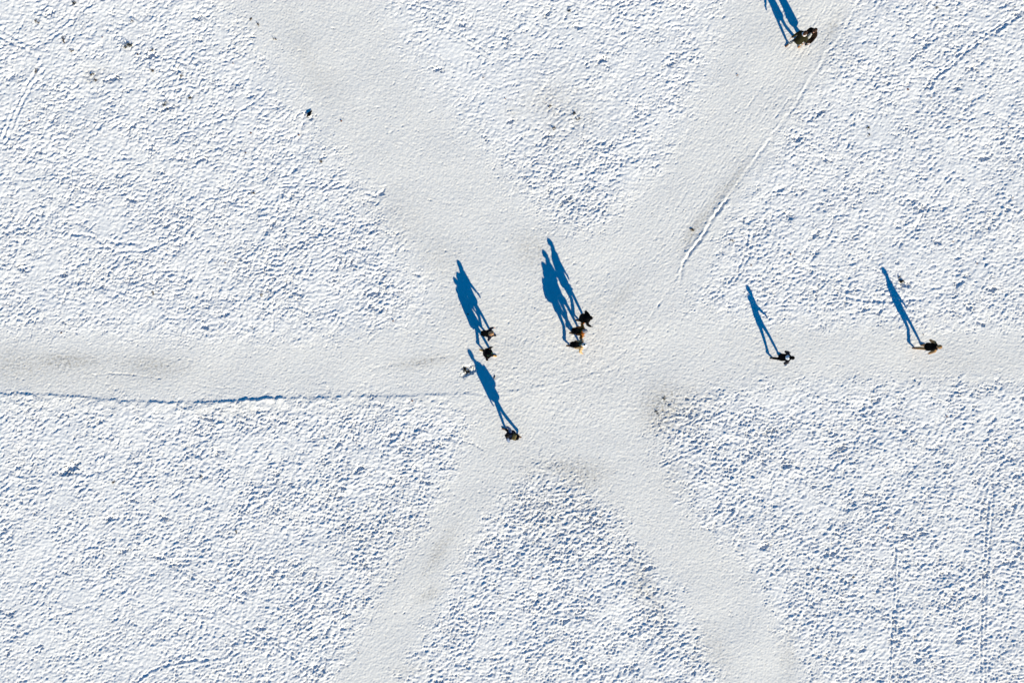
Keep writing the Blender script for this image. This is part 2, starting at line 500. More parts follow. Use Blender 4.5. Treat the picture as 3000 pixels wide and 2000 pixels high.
# ------------------------------------------------------------------ small geometry kit
def loft(rings, n=14):
    """rings: (centre, axis1, axis2); closed with fans"""
    V, F = [], []
    for c, a, b in rings:
        for k in range(n):
            t = 2 * math.pi * k / n
            V.append(Vector(c) + Vector(a) * math.cos(t) + Vector(b) * math.sin(t))
    for r in range(len(rings) - 1):
        for k in range(n):
            k2 = (k + 1) % n
            F.append((r * n + k, r * n + k2, (r + 1) * n + k2, (r + 1) * n + k))
    s_ = len(V); V.append(Vector(rings[0][0])); V.append(Vector(rings[-1][0]))
    L = (len(rings) - 1) * n
    for k in range(n):
        k2 = (k + 1) % n
        F.append((s_, k2, k)); F.append((s_ + 1, L + k, L + k2))
    return V, F

def tube(pts, radii, n=12, flat=1.0, ref=(0, 1, 0)):
    """tapered limb with rounded ends"""
    pts = [Vector(p) for p in pts]
    P_, R_ = [], []
    d0 = (pts[1] - pts[0]).normalized(); d1 = (pts[-1] - pts[-2]).normalized()
    P_ += [pts[0] - d0 * radii[0] * 0.85, pts[0] - d0 * radii[0] * 0.5]; R_ += [radii[0] * 0.3, radii[0] * 0.82]
    for k in range(len(pts)):
        P_.append(pts[k]); R_.append(radii[k])
    P_ += [pts[-1] + d1 * radii[-1] * 0.5, pts[-1] + d1 * radii[-1] * 0.85]; R_ += [radii[-1] * 0.82, radii[-1] * 0.3]
    rings = []
    ref = Vector(ref)
    for k in range(len(P_)):
        a = P_[max(0, k - 1)]; b = P_[min(len(P_) - 1, k + 1)]
        d = (b - a).normalized()
        s1 = d.cross(ref)
        if s1.length < 1e-3: s1 = d.cross(Vector((1, 0, 0)))
        s1.normalize(); s2 = d.cross(s1).normalized()
        rings.append((P_[k], s1 * R_[k], s2 * R_[k] * flat))
    return loft(rings, n)

def ball(c, rx, ry, rz, n=14, m=8, rot=None):
    rings = []
    for k in range(m + 1):
        t = math.pi * (k + 0.15) / (m + 0.3)
        z = -math.cos(t); r = math.sin(t)
        rings.append((Vector((0, 0, z * rz)), Vector((rx * r, 0, 0)), Vector((0, ry * r, 0))))
    V, F = loft(rings, n)
    if rot: V = [rot @ v for v in V]
    return [v + Vector(c) for v in V], F

def join(pieces):
    V, F = [], []
    for v, f in pieces:
        o = len(V); V += list(v); F += [tuple(i + o for i in q) for q in f]
    return V, F

def remesh(pieces, voxel, smooth=4):
    V, F = join(pieces)
    me = bpy.data.meshes.new("tmp")
    me.from_pydata([tuple(v) for v in V], [], F)
    bm = bmesh.new(); bm.from_mesh(me)
    bmesh.ops.recalc_face_normals(bm, faces=bm.faces); bm.to_mesh(me); bm.free()
    o = bpy.data.objects.new("tmp", me)
    C.objects.link(o)
    md = o.modifiers.new("r", 'REMESH'); md.mode = 'VOXEL'; md.voxel_size = voxel
    if smooth:
        sm = o.modifiers.new("s", 'SMOOTH'); sm.factor = 0.5; sm.iterations = smooth
    dg = bpy.context.evaluated_depsgraph_get()
    ev = o.evaluated_get(dg).to_mesh()
    vv = [v.co.copy() for v in ev.vertices]; ff = [tuple(p.vertices) for p in ev.polygons]
    o.evaluated_get(dg).to_mesh_clear()
    bpy.data.objects.remove(o); bpy.data.meshes.remove(me)
    return vv, ff

def make(name, groups, parent=None, loc=None):
    """groups: [((V, F), material)] -> one mesh object"""
    V, F, MI, mats = [], [], [], []
    for (v, f), m in groups:
        if m not in mats: mats.append(m)
        o = len(V); V += [tuple(p) for p in v]; F += [tuple(i + o for i in q) for q in f]; MI += [mats.index(m)] * len(f)
    me = bpy.data.meshes.new(name)
    me.from_pydata(V, [], F)
    for m in mats: me.materials.append(m)
    me.polygons.foreach_set("material_index", MI)
    me.update()
    ob = bpy.data.objects.new(name, me)
    C.objects.link(ob)
    if parent: ob.parent = parent
    if loc: ob.location = loc
    return ob

# ------------------------------------------------------------------ materials of people and things
M_SKIN = new_mat("skin", (0.50, 0.27, 0.19), 0.55, 0.08, 30, 0.05)
M_EYE = new_mat("eye_dark", (0.02, 0.015, 0.012), 0.3, 0.1, 10, 0)
M_LIP = new_mat("lips", (0.36, 0.12, 0.10), 0.5, 0.1, 10, 0)
_m = {}
def cloth(key, col, rough=0.88, noise=0.22, spec=0.15, color2=None, scale=14):
    if key not in _m: _m[key] = new_mat(key, col, rough, noise, scale, 0.45, 45, spec, color2)
    return _m[key]
BLACK = cloth("black_cloth", (0.0028, 0.0028, 0.0036), spec=0.04)
COAL = cloth("coal_cloth", (0.022, 0.021, 0.026), spec=0.08)
NAVY = cloth("navy_cloth", (0.0065, 0.010, 0.026), spec=0.06)
BLUE = cloth("denim", (0.030, 0.060, 0.115))
GREYBLUE = cloth("grey_blue_cloth", (0.13, 0.17, 0.27))
OLIVE = cloth("olive_cloth", (0.022, 0.020, 0.008), spec=0.05)
OLIVE2 = cloth("dull_yellow_canvas", (0.17, 0.13, 0.05))
ORANGE = cloth("rust_orange_cloth", (0.30, 0.095, 0.012))
BEIGE = cloth("beige_cloth", (0.50, 0.34, 0.17))
BROWN = cloth("tan_cloth", (0.30, 0.17, 0.075))
DBROWN = cloth("dark_brown_cloth", (0.011, 0.006, 0.0035), spec=0.05)
GREY = cloth("grey_knit", (0.20, 0.20, 0.22))
LGREY = cloth("pale_grey_cloth", (0.50, 0.50, 0.48))
WHITE = cloth("white_cloth", (0.72, 0.72, 0.72))
WBLUE = cloth("pale_blue_white_cloth", (0.62, 0.70, 0.80), color2=(0.80, 0.84, 0.88), scale=9)
GREEN = cloth("green_cloth", (0.02, 0.10, 0.045))
HAIRB = cloth("brown_hair", (0.045, 0.020, 0.009), 0.6, 0.5, 0.2)
HAIRD = cloth("dark_hair", (0.006, 0.004, 0.003), 0.6, 0.3, 0.15)
HAIRL = cloth("light_brown_hair", (0.30, 0.16, 0.070), 0.5, 0.4, 0.4)
TANLEATHER = cloth("tan_leather", (0.42, 0.19, 0.055), 0.55, 0.2, 0.4)
OCHRE = cloth("ochre_leather", (0.52, 0.27, 0.04), 0.5, 0.2, 0.4)
BRLEATHER = cloth("brown_leather", (0.13, 0.060, 0.028), 0.55, 0.25, 0.4)
BLEATHER = cloth("black_leather", (0.012, 0.011, 0.011), 0.45, 0.2, 0.4)
SPOT = cloth("black_white_patterned_cloth", (0.012, 0.012, 0.018), 0.85, 0.1, 0.15, (0.70, 0.70, 0.66), 16)
_r = SPOT.node_tree.nodes["Color Ramp"].color_ramp
_r.elements[0].position = 0.52; _r.elements[1].position = 0.57

# ------------------------------------------------------------------ people
def ik(a, b, l1, l2, bend):
    """middle joint between a and b"""
    d = b - a; L = min(d.length, (l1 + l2) * 0.999)
    u = d.normalized()
    x = (l1 * l1 - l2 * l2 + L * L) / (2 * L)
    hgt = math.sqrt(max(l1 * l1 - x * x, 0))
    w = (bend - u * bend.dot(u)).normalized()
    return a + u * x + w * hgt

def hand(wrist, d, palm_n, side, curl=0.5):
    """palm with five bent fingers; d = along the hand, palm_n = out of the palm, side = thumb side"""
    d, palm_n, side = d.normalized(), palm_n.normalized(), side.normalized()
    pcs = [loft([(wrist - d * 0.03, side * 0.026, palm_n * 0.020), (wrist, side * 0.029, palm_n * 0.019), (wrist + d * 0.045, side * 0.040, palm_n * 0.016),
                 (wrist + d * 0.088, side * 0.042, palm_n * 0.014), (wrist + d * 0.097, side * 0.036, palm_n * 0.009)], 12)]
    for k, L in enumerate((0.072, 0.080, 0.074, 0.058)):
        b0 = wrist + d * (0.088 - abs(k - 1.2) * 0.004) + side * (0.031 - 0.0205 * k)
        p, q = [b0], d.copy()
        for s_ in range(3):
            q = (q * math.cos(curl * 0.8) + palm_n * math.sin(curl * 0.8)).normalized()
            p.append(p[-1] + q * L * (0.42, 0.32, 0.26)[s_])
            # keep bending further at each joint
        pcs.append(tube(p, [0.0092, 0.0088, 0.008, 0.007], 8))
    b0 = wrist + d * 0.022 + side * 0.032
    q1 = (d * 0.7 + side * 0.7 + palm_n * 0.25).normalized(); q2 = (d * 0.9 + side * 0.25 + palm_n * 0.45).normalized()
    pcs.append(tube([b0, b0 + q1 * 0.035, b0 + q1 * 0.035 + q2 * 0.03, b0 + q1 * 0.035 + q2 * 0.052], [0.013, 0.0115, 0.010, 0.0085], 8))
    return pcs

def person(label, lead, trail, heading, height=1.75, lean=0.12, build=1.0, head_turn=0.0, head_pitch=0.0,
           jacket=BLACK, sleeves=None, trousers=BLACK, boots=BLEATHER, hem=0.46, arms=((-18, 8, 15), (18, 8, 20)),
           gloves=None, hat=None, hat_kind='beanie', hair=None, hair_kind='short', hood=None, scarf=None, pompom=None,
           lift=0.05, open_front=None, group=None, turn_feet=0.0, toe_cap=None, flare=1.0):
    lead = Vector(W(*lead)); trail = Vector(W(*trail))
    mid = (lead + trail) / 2
    ang = math.atan2(-heading[1], heading[0])
    gz = min(ground_h(*lead), ground_h(*trail), ground_h(*mid))
    root = bpy.data.objects.new("person", None)
    root.empty_display_size = 0.3
    C.objects.link(root)
    root.location = (mid.x, mid.y, gz - 0.012)
    root.rotation_euler = (0, 0, ang)
    tag(root, label, "person", group)
    R2 = Matrix.Rotation(-ang, 2)
    fl = R2 @ (lead - mid); ft = R2 @ (trail - mid)
    zl = ground_h(*lead) - gz + 0.006; zt = ground_h(*trail) - gz + 0.006
    S = height / 1.75
    # which foot is the left one (+y)
    left_is_lead = fl.y >= ft.y
    if abs(fl.y - ft.y) < 0.13:                    # keep the legs from crossing
        off = (0.13 - abs(fl.y - ft.y)) / 2
        fl.y += off if left_is_lead else -off; ft.y += -off if left_is_lead else off
    legs = {}
    hz = 0.515 * height
    hipx = (fl.x + ft.x) * 0.5 + 0.02
    for nm, f, z, is_lead in (("lead", fl, zl, True), ("trail", ft, zt, False)):
        sy = 1 if (left_is_lead == is_lead) else -1
        hip = Vector((hipx, sy * 0.088 * S, hz))
        if is_lead:
            ankle = Vector((f.x - 0.04, f.y, z + 0.095 * S)); heel_up = 0.0
        else:
            ankle = Vector((f.x - 0.02, f.y, z + (0.095 + lift) * S)); heel_up = lift
        if is_lead: LEG = (hip - ankle).length * 1.006
        L1, L2 = LEG * 0.515, LEG * 0.485
        knee = ik(hip, ankle, L1, L2, Vector((1, 0, 0.1)))
        legs[nm] = (hip, knee, ankle, heel_up, z, sy)
    pel = Vector((hipx, 0, hz + 0.02 * S))
    waist = Vector((hipx + lean * 0.25, 0, 0.62 * height))
    chest = Vector((hipx + lean * 0.65, 0, 0.735 * height))
    neck = Vector((hipx + lean, 0, 0.835 * height))
    hh = 0.235 * S
    chin_z = height - hh
    headc = Vector((neck.x + 0.025 + lean * 0.25, 0, chin_z))
    X, Y, Z = Vector((1, 0, 0)), Vector((0, 1, 0)), Vector((0, 0, 1))
    sh_w = 0.185 * S * (0.9 + 0.1 * build)
    # arms
    arm = {}
    for (sw, ab, bd), sy in zip(arms, (1, -1)):
        sho = Vector((chest.x + (neck.x - chest.x) * 0.55, sy * sh_w, 0.800 * height))
        a, b_ = math.radians(sw), math.radians(ab)
        d1 = Vector((math.sin(a) * math.cos(b_), sy * math.sin(b_), -math.cos(a) * math.cos(b_)))
        el = sho + d1 * 0.172 * height
        a2 = a + math.radians(bd)
        inw = -0.25 if bd > 50 else 0.0
        d2 = Vector((math.sin(a2) * math.cos(b_), sy * (math.sin(b_) * 0.7 + inw), -math.cos(a2) * math.cos(b_))).normalized()
        wr = el + d2 * 0.145 * height
        arm[sy] = (sho, el, wr, d2)

    def torso(infl, z0=None, waist_k=1.0, top=True, fl_=1.0):
        b = build
        rings = []
        zs = z0 if z0 is not None else hz - 0.06
        low = pel + Vector((0, 0, zs - pel.z))
        # skirt of the garment hangs between the legs
        kneespread = abs(legs["lead"][1].x - legs["trail"][1].x) * 0.5
        fr = max(0.0, min(1.0, (hz - zs) / (0.25 * height)))
        rx = (0.115 * b + infl) * S * (1 + 0.25 * fr * fl_) + kneespread * fr * 0.55; ry = (0.155 * b + infl) * S * (1 + 0.12 * fr * fl_)
        rings.append((low, X * rx * 0.9, Y * ry * 0.92)); rings.append((low + Z * 0.02, X * rx, Y * ry))
        if zs < hz - 0.1:
            rings.append((pel + Vector((0, 0, -0.02)), X * (0.122 * b + infl) * S, Y * (0.165 * b + infl) * S))
        else:
            rings.append((pel, X * (0.120 * b + infl) * S, Y * (0.162 * b + infl) * S))
        rings.append((waist, X * (0.105 * b * waist_k + infl) * S, Y * (0.140 * b * waist_k + infl) * S))
        rings.append((chest, X * (0.122 * b + infl) * S, Y * (0.168 * b + infl) * S))
        rings.append(((chest + neck) / 2 + Z * 0.005, X * (0.110 * b + infl) * S, Y * (0.172 * b + infl) * S))
        if top:
            rings.append((neck + Vector((-0.008, 0, -0.028 * S)), X * (0.085 + infl) * S, Y * (0.12 + infl) * S))
            rings.append((neck + Z * 0.005, X * (0.06 + infl * 0.8) * S, Y * (0.068 + infl * 0.8) * S))
        return loft(rings, 20)

    # ---- body: head, neck, trunk, limbs, hands, one skin mesh
    pcs = [torso(-0.012)]
    for sy in (1, -1):
        sho, el, wr, d2 = arm[sy]
        pcs.append(tube([Vector((sho.x, sho.y * 0.55, sho.z - 0.01)), sho, (sho + el) / 2, el, (el * 2 + wr) / 3, wr], [0.05 * S, 0.050 * S, 0.043 * S, 0.036 * S, 0.036 * S, 0.025 * S], 10))
    for nm in legs:
        hip, knee, ank, up, z, sy = legs[nm]
        pcs.append(tube([hip, (hip + knee) / 2, knee, (knee * 2 + ank) / 3, ank], [0.082 * S, 0.070 * S, 0.052 * S, 0.053 * S, 0.034 * S], 12))
    body_lo = remesh(pcs, 0.026, 3)
    # head (local, chin at the origin, facing +x)
    hr = [(0.0, .020, .022, .052), (0.06, .046, .042, .043), (0.2, .074, .058, .020), (0.38, .088, .069, .006), (0.55, .097, .076, .0),
          (0.70, .098, .078, -.004), (0.82, .086, .070, -.007), (0.93, .058, .050, -.009), (0.985, .028, .025, -.009), (1.0, .01, .01, -.009)]
    hp = [loft([(Vector((xo, 0, t * 0.235)), X * rx, Y * ry) for t, rx, ry, xo in hr], 18)]
    hp.append(tube([(0.094, 0, 0.128), (0.104, 0, 0.108), (0.112, 0, 0.090), (0.098, 0, 0.083)], [0.009, 0.011, 0.013, 0.010], 8))       # nose
    hp.append(tube([(0.088, -0.03, 0.138), (0.094, 0, 0.136), (0.088, 0.03, 0.138)], [0.010, 0.010, 0.010], 8))                              # brow
    for sy in (1, -1):
        hp.append(ball((-0.002, sy * 0.079, 0.112), 0.019, 0.008, 0.031, 10, 6))                                                           # ear
    hp.append(tube([(-0.022, 0, 0.07), (-0.035, 0, 0.0), (-0.045, 0, -0.06)], [0.056, 0.055, 0.060], 12))                                    # neck
    hd = remesh(hp, 0.0115, 2)
    eyes = join([ball((0.088, sy * 0.030, 0.122), 0.010, 0.013, 0.008, 8, 6) for sy in (1, -1)])
    lips = ball((0.088, 0, 0.052), 0.009, 0.022, 0.006, 10, 6)
    HR = Euler((0, math.radians(head_pitch), math.radians(head_turn))).to_matrix() * S
    def hx(g): return [HR @ Vector(v) + headc for v in g[0]], g[1]
    hands_m = []
    for sy in (1, -1):
        sho, el, wr, d2 = arm[sy]
        inn = Vector((0, -sy, 0)); inn = (inn - d2 * inn.dot(d2)).normalized()
        fwd = d2.cross(inn) * (1 if sy < 0 else -1)
        if fwd.x < 0 and fwd.z < 0.3: fwd = -fwd
        hands_m.append(remesh(hand(wr + d2 * 0.005, d2, inn, fwd, 0.5), 0.0078, 1))
    hands_j = join(hands_m)
    hand_mat = gloves or M_SKIN
    make("body", [(body_lo, M_SKIN), (hx(hd), M_SKIN), (hx(eyes), M_EYE), (hx(lips), M_LIP), (hands_j, hand_mat)], root)

    # ---- trousers
    pcs = [torso(0.010, hz - 0.05, top=False)]
    V_, F_ = pcs[0]
    zcut = waist.z + 0.02
    pcs[0] = ([Vector((v.x, v.y, min(v.z, zcut))) for v in V_], F_)
    for nm in legs:
        hip, knee, ank, up, z, sy = legs[nm]
        cuff = ank + (knee - ank).normalized() * 0.03
        pcs.append(tube([hip + Z * 0.02, (hip + knee) / 2, knee, (knee + ank) / 2, cuff], [0.100 * S, 0.086 * S, 0.070 * S, 0.066 * S, 0.058 * S], 14))
    make("trousers", [(remesh(pcs, 0.021, 4), trousers)], root)

    # ---- boots
    for nm in legs:
        hip, knee, ank, up, z, sy = legs[nm]
        pitch = math.radians(0 if up == 0 else 28 + 120 * up)
        shaft = (knee - ank).normalized()
        f = Vector((math.cos(pitch), math.sin(math.radians(turn_feet)) * sy, -math.sin(pitch))).normalized()
        u_ = Vector((math.sin(pitch), 0, math.cos(pitch)))
        heel = ank - u_ * 0.055 * S
        def P3(a, b): return heel + f * a * S + u_ * b * S
        foot = loft([(P3(-0.075, 0.005), Y * 0.02, u_ * 0.02), (P3(-0.068, 0.004), Y * 0.036, u_ * 0.040), (P3(0.0, 0.008), Y * 0.042, u_ * 0.046), (P3(0.07, -0.002), Y * 0.044, u_ * 0.038),
                     (P3(0.14, -0.012), Y * 0.050, u_ * 0.030), (P3(0.185, -0.014), Y * 0.042, u_ * 0.026), (P3(0.205, -0.016), Y * 0.022, u_ * 0.016)], 14)
        sh = tube([P3(-0.02, 0.02), ank + shaft * 0.02, ank + shaft * 0.14 * S], [0.046 * S, 0.047 * S, 0.050 * S], 12)
        bt = remesh([foot, sh], 0.0135, 2)
        mn = min(v.z for v in bt[0])
        bt = ([v + Vector((0, 0, z - mn)) if True else v for v in bt[0]], bt[1])
        make("boot", [(bt, boots if not (toe_cap and nm == toe_cap[0]) else toe_cap[1])], root)

    # ---- jacket or coat
    tj = torso(0.034, hem * height, 1.06 if hem > 0.4 else 1.02, fl_=flare)
    sl = []
    for sy in (1, -1):
        sho, el, wr, d2 = arm[sy]
        root_s = Vector((sho.x, sho.y * 0.5, sho.z - 0.015))
        ud = (el - sho).normalized()
        p1 = Vector((sho.x, sho.y * 0.78, sho.z - 0.022)); p2 = Vector((sho.x, sho.y * 0.98, sho.z - 0.034)) + ud * 0.012; p3 = sho + ud * 0.085
        sl.append(tube([root_s, p1, p2, p3, (sho + el) / 2, el, (el + wr) / 2, wr - d2 * 0.01],
                       [0.070 * S, 0.074 * S, 0.076 * S, 0.077 * S, 0.073 * S, 0.066 * S, 0.060 * S, 0.050 * S], 12))
        sl.append(ball(p2 + ud * 0.01, 0.074 * S, 0.070 * S, 0.072 * S, 14, 8))
    collar = tube([neck + Vector((-0.01, 0, -0.03)), neck + Vector((0.005, 0, 0.045))], [0.092 * S, 0.080 * S], 14)
    if sleeves is None:
        jk = make("jacket" if hem > 0.4 else "coat", [(remesh([tj, collar] + sl, 0.019, 4), jacket)], root)
    else:
        jk = make("vest" if hem > 0.4 else "coat", [(remesh([tj, collar], 0.019, 4), jacket)], root)
        for k_ in (0, 2): make("sleeve", [(remesh(sl[k_:k_ + 2], 0.017, 3), sleeves)], jk)
    if open_front:
        rings = []
        zb = max(hem * height + 0.03, 0.12 * height)
        for z_, w in ((zb, 0.10), (hz, 0.10), (waist.z, 0.085), (chest.z, 0.085), (neck.z - 0.05, 0.05)):
            t = (z_ - hz) / (neck.z - hz) if z_ > hz else 0
            fr = max(0.0, min(1.0, (hz - z_) / (0.25 * height)))
            xx = hipx + lean * max(0, t) + (0.122 * build + 0.036) * S * (1 + 0.25 * fr) + abs(legs["lead"][1].x - legs["trail"][1].x) * 0.27 * fr - 0.045
            rings.append((Vector((xx, 0, z_)), X * 0.058, Y * w * S))
        make("shirt_front", [(remesh([loft(rings, 16)], 0.018, 2), open_front)], root)

    # ---- what is on the head
    def cap(z0, infl, top=0.0, brim=0.0):
        rr = []
        for t, rx, ry, xo in hr:
            if t >= z0: rr.append((Vector((xo - 0.004, 0, t * 0.235 + (infl + top) * (t - z0) / (1 - z0))), X * (rx + infl), Y * (ry + infl)))
        t0 = z0 * 0.235
        rr.insert(0, (Vector((-0.006, 0, t0 - 0.012)), X * (0.094 + infl), Y * (0.075 + infl)))
        return loft(rr, 18)
    if hat:
        pc = [cap(0.60, 0.016, 0.012)]
        if hat_kind == 'beanie':
            pc.append(loft([(Vector((-0.004, 0, 0.128)), X * 0.110, Y * 0.090), (Vector((-0.004, 0, 0.134)), X * 0.122, Y * 0.101), (Vector((-0.005, 0, 0.170)), X * 0.121, Y * 0.100), (Vector((-0.005, 0, 0.178)), X * 0.108, Y * 0.088)], 18))
        ht = make("hat", [(hx(remesh(pc, 0.0125, 2)), hat)], root)
        if pompom:
            make("pompom", [(hx(remesh([ball((-0.01, 0, 0.285), 0.042, 0.042, 0.038)], 0.010, 1)), pompom)], ht)
    if hair:
        pc = [cap(0.66, 0.016, 0.006)]
        # back and sides of the head
        pc.append(ball((-0.045, 0, 0.135), 0.068, 0.090, 0.085, 16, 10))
        if hair_kind == 'long':
            pc.append(loft([(Vector((-0.060, 0, 0.13)), X * 0.055, Y * 0.088), (Vector((-0.085, 0, 0.02)), X * 0.050, Y * 0.095), (Vector((-0.120, 0, -0.08)), X * 0.044, Y * 0.10), (Vector((-0.150, 0, -0.20)), X * 0.034, Y * 0.09),
                            (Vector((-0.150, 0, -0.27)), X * 0.016, Y * 0.05)], 16))
            for sy in (1, -1):
                pc.append(tube([(-0.01, sy * 0.080, 0.16), (-0.005, sy * 0.092, 0.08), (-0.01, sy * 0.10, -0.02), (-0.01, sy * 0.105, -0.12)], [0.024, 0.026, 0.026, 0.018], 8))
        make("hair", [(hx(remesh(pc, 0.012, 3)), hair)], root)
    if hood:
        c = neck + Vector((-0.085, 0, 0.015))
        rt_ = Matrix.Rotation(math.radians(-28), 3, 'Y')
        make("hood", [(remesh([ball(c, 0.105 * S, 0.125 * S, 0.058 * S, 16, 8, rt_), ball(c + Vector((-0.045, 0, -0.035)), 0.06 * S, 0.10 * S, 0.07 * S, 14, 8, rt_)], 0.014, 3), hood)], root)
    if scarf:
        rings = []
        pts = []
        for k in range(13):
            t = 2 * math.pi * k / 12
            pts.append(neck + Vector((0.085 * math.cos(t) * S + 0.01, 0.085 * math.sin(t) * S, 0.035 + 0.014 * math.cos(t * 2))))
        pc = [tube(pts, [0.034 * S] * 13, 10)]
        if scarf is not WHITE: pc.append(tube([neck + Vector((0.10, 0.03, 0.02)), chest + Vector((0.155 * S, 0.045, 0.06)), chest + Vector((0.165 * S, 0.05, -0.05))], [0.042 * S, 0.045 * S, 0.040 * S], 8))
        make("scarf", [(remesh(pc, 0.015, 2), scarf)], root)
    info = dict(root=root, chest=chest, neck=neck, waist=waist, pel=pel, S=S, hz=hz, sh_w=sh_w, arm=arm, height=height, loc=root.location.copy(), ang=ang, lean=lean)
    return info

def backpack(label, p, mat, w=0.31, d=0.19, ht=0.46, lid=None, strap=BLACK):
    S = p["S"]; ch = p["chest"]; nk = p["neck"]; wa = p["waist"]
    root = bpy.data.objects.new("backpack", None)
    root.empty_display_size = 0.15
    C.objects.link(root)
    root.location = p["loc"]; root.rotation_euler = (0, 0, p["ang"])
    tag(root, label, "backpack")
    up = (nk - wa).normalized()
    back = Vector((-up.z, 0, up.x)).normalized()
    if back.x > 0: back = -back
    ctr = ch + back * (0.135 * S + d / 2) - up * 0.15
    Y = Vector((0, 1, 0))
    def slab(c, hw, hd, hh_):
        rr = []
        for t, k in ((-1, .55), (-.93, .86), (-.75, 1.0), (0, 1.03), (.6, .98), (.88, .84), (1, .5)):
            rr.append((c + up * hh_ * t, k))
        V, F = [], []
        n = 20
        for cc, k in rr:
            for q in range(n):
                a = 2 * math.pi * q / n
                ca, sa_ = math.cos(a), math.sin(a)
                e = 0.5
                V.append(cc + Y * hw * k * math.copysign(abs(ca) ** e, ca) + back * hd * k * math.copysign(abs(sa_) ** e, sa_))
        for r in range(len(rr) - 1):
            for q in range(n):
                q2 = (q + 1) % n
                F.append((r * n + q, r * n + q2, (r + 1) * n + q2, (r + 1) * n + q))
        F.append(tuple(range(n - 1, -1, -1))); F.append(tuple((len(rr) - 1) * n + q for q in range(n)))
        return V, F
    make("pack_body", [(remesh([slab(ctr, w / 2, d / 2, ht / 2)], 0.016, 2), mat)], root)
    make("front_pocket", [(remesh([slab(ctr + back * (d / 2 + 0.015) - up * ht * 0.16, w * 0.38, 0.035, ht * 0.27)], 0.014, 2), mat)], root)
    make("top_lid", [(remesh([slab(ctr + up * ht * 0.47, w * 0.44, d * 0.50, 0.045)], 0.014, 2), lid or mat)], root)
    for sy in (1, -1):
        y = sy * 0.085 * S
        pts = [ctr - back * (d / 2 - 0.01) + up * ht * 0.36 + Y * y, nk + back * 0.09 + up * -0.008 + Y * y * 1.08, nk - back * 0.0 + up * 0.008 * S + Y * y * 1.15, nk - back * 0.105 - up * 0.05 + Y * y * 1.2,
               ch - back * 0.165 * S + Y * y * 1.3, (ch + wa) / 2 - back * 0.150 * S + Y * y * 1.6, wa + up * 0.03 + Y * sy * 0.195 * S, ctr - back * d * 0.45 - up * ht * 0.40 + Y * sy * w * 0.42]
        V, F = tube(pts, [0.021] * len(pts), 10, 1.0)
        make("strap", [((V, F), strap)], root)
    return root

EAST = (1, 0)
# two side by side, walking right
pA = person("person with light brown hair and dark navy jacket, walking beside person in all-black coat", (1445, 981), (1419, 974), (1, 0.05), 1.64, 0.10, 1.05, head_pitch=8,
            jacket=NAVY, trousers=BLUE, boots=COAL, hair=HAIRL, hair_kind='long', arms=((0, 14, 28), (-14, 18, 10)), hem=0.43, scarf=HAIRL)
backpack("round black backpack worn by person with light brown hair", pA, BLACK, 0.30, 0.20, 0.42)
pB = person("person in all-black coat with one ochre boot stepping ahead", (1447, 1039), (1411, 1027), (1, 0.22), 1.66, 0.06, 1.34,
            jacket=BLACK, trousers=BLACK, boots=OCHRE, hat=BLACK, hood=BLACK, gloves=BLACK, arms=((2, 16, 12), (-6, 18, 12)), hem=0.38, scarf=GREEN)
# three abreast, walking right
pC = person("person all in black with black hat, walking beside person in orange jacket", (1713, 929), (1691, 938), (1, 0.05), 1.80, 0.18, 1.16,
            jacket=BLACK, trousers=BLACK, boots=BRLEATHER, hat=BLACK, gloves=COAL, arms=((-12, 16, 18), (10, 20, 30)), hem=0.44)
pD = person("person in rust orange jacket and grey knit hat", (1699, 965), (1674, 975), (1, 0.06), 1.80, 0.20, 1.1,
            jacket=ORANGE, trousers=BLACK, boots=BRLEATHER, hat=GREY, gloves=BLACK, arms=((-4, 26, 34), (-8, 26, 34)), hem=0.47)
backpack("black backpack worn by person in rust orange jacket", pD, BLACK, 0.29, 0.17, 0.47)
pE = person("person in beige jacket and white hat with black pompom", (1701, 1006), (1665, 1012), (1, 0.04), 1.72, 0.22, 1.1,
            jacket=BEIGE, trousers=BLUE, boots=BRLEATHER, hat=WHITE, pompom=BLACK, arms=((-2, 26, 34), (-6, 26, 34)), hem=0.46, lift=0.06)
backpack("black backpack worn by person in beige jacket", pE, BLACK, 0.29, 0.18, 0.47)
# one walking left, below them
pF = person("person in navy jacket with grey-blue sleeves and bare dark head, walking alone", (1479, 1260), (1522, 1274), (-46, -14), 1.80, 0.16, 1.14,
            jacket=NAVY, sleeves=GREYBLUE, trousers=BLACK, boots=BRLEATHER, hair=HAIRD, hair_kind='short', arms=((-14, 16, 8), (8, 12, 20)), hem=0.43, lift=0.06)
backpack("black backpack with dull yellow lid worn by person in navy jacket", pF, BLACK, 0.32, 0.20, 0.44, lid=OLIVE2)
# two single walkers on the right
pG = person("person in black coat with pale hood and charcoal sleeves", (2286, 1042), (2259, 1048), (1, 0.06), 1.62, 0.16, 1.0,
            jacket=BLACK, sleeves=COAL, trousers=BLACK, boots=BLEATHER, hat=BLACK, hat_kind='beanie', hood=WBLUE, arms=((-14, 20, 66), (-18, 22, 60)), hem=0.45, gloves=BLACK)
pH = person("person with tan sleeves, tan hat and tan trousers under a black vest", (2703, 1012), (2674, 1018), (1, 0.0), 1.76, 0.06, 1.02,
            jacket=BLACK, sleeves=BROWN, trousers=BROWN, boots=BRLEATHER, hat=BROWN, arms=((-4, 15, 24), (-10, 15, 24)), hem=0.47, lift=0.06)
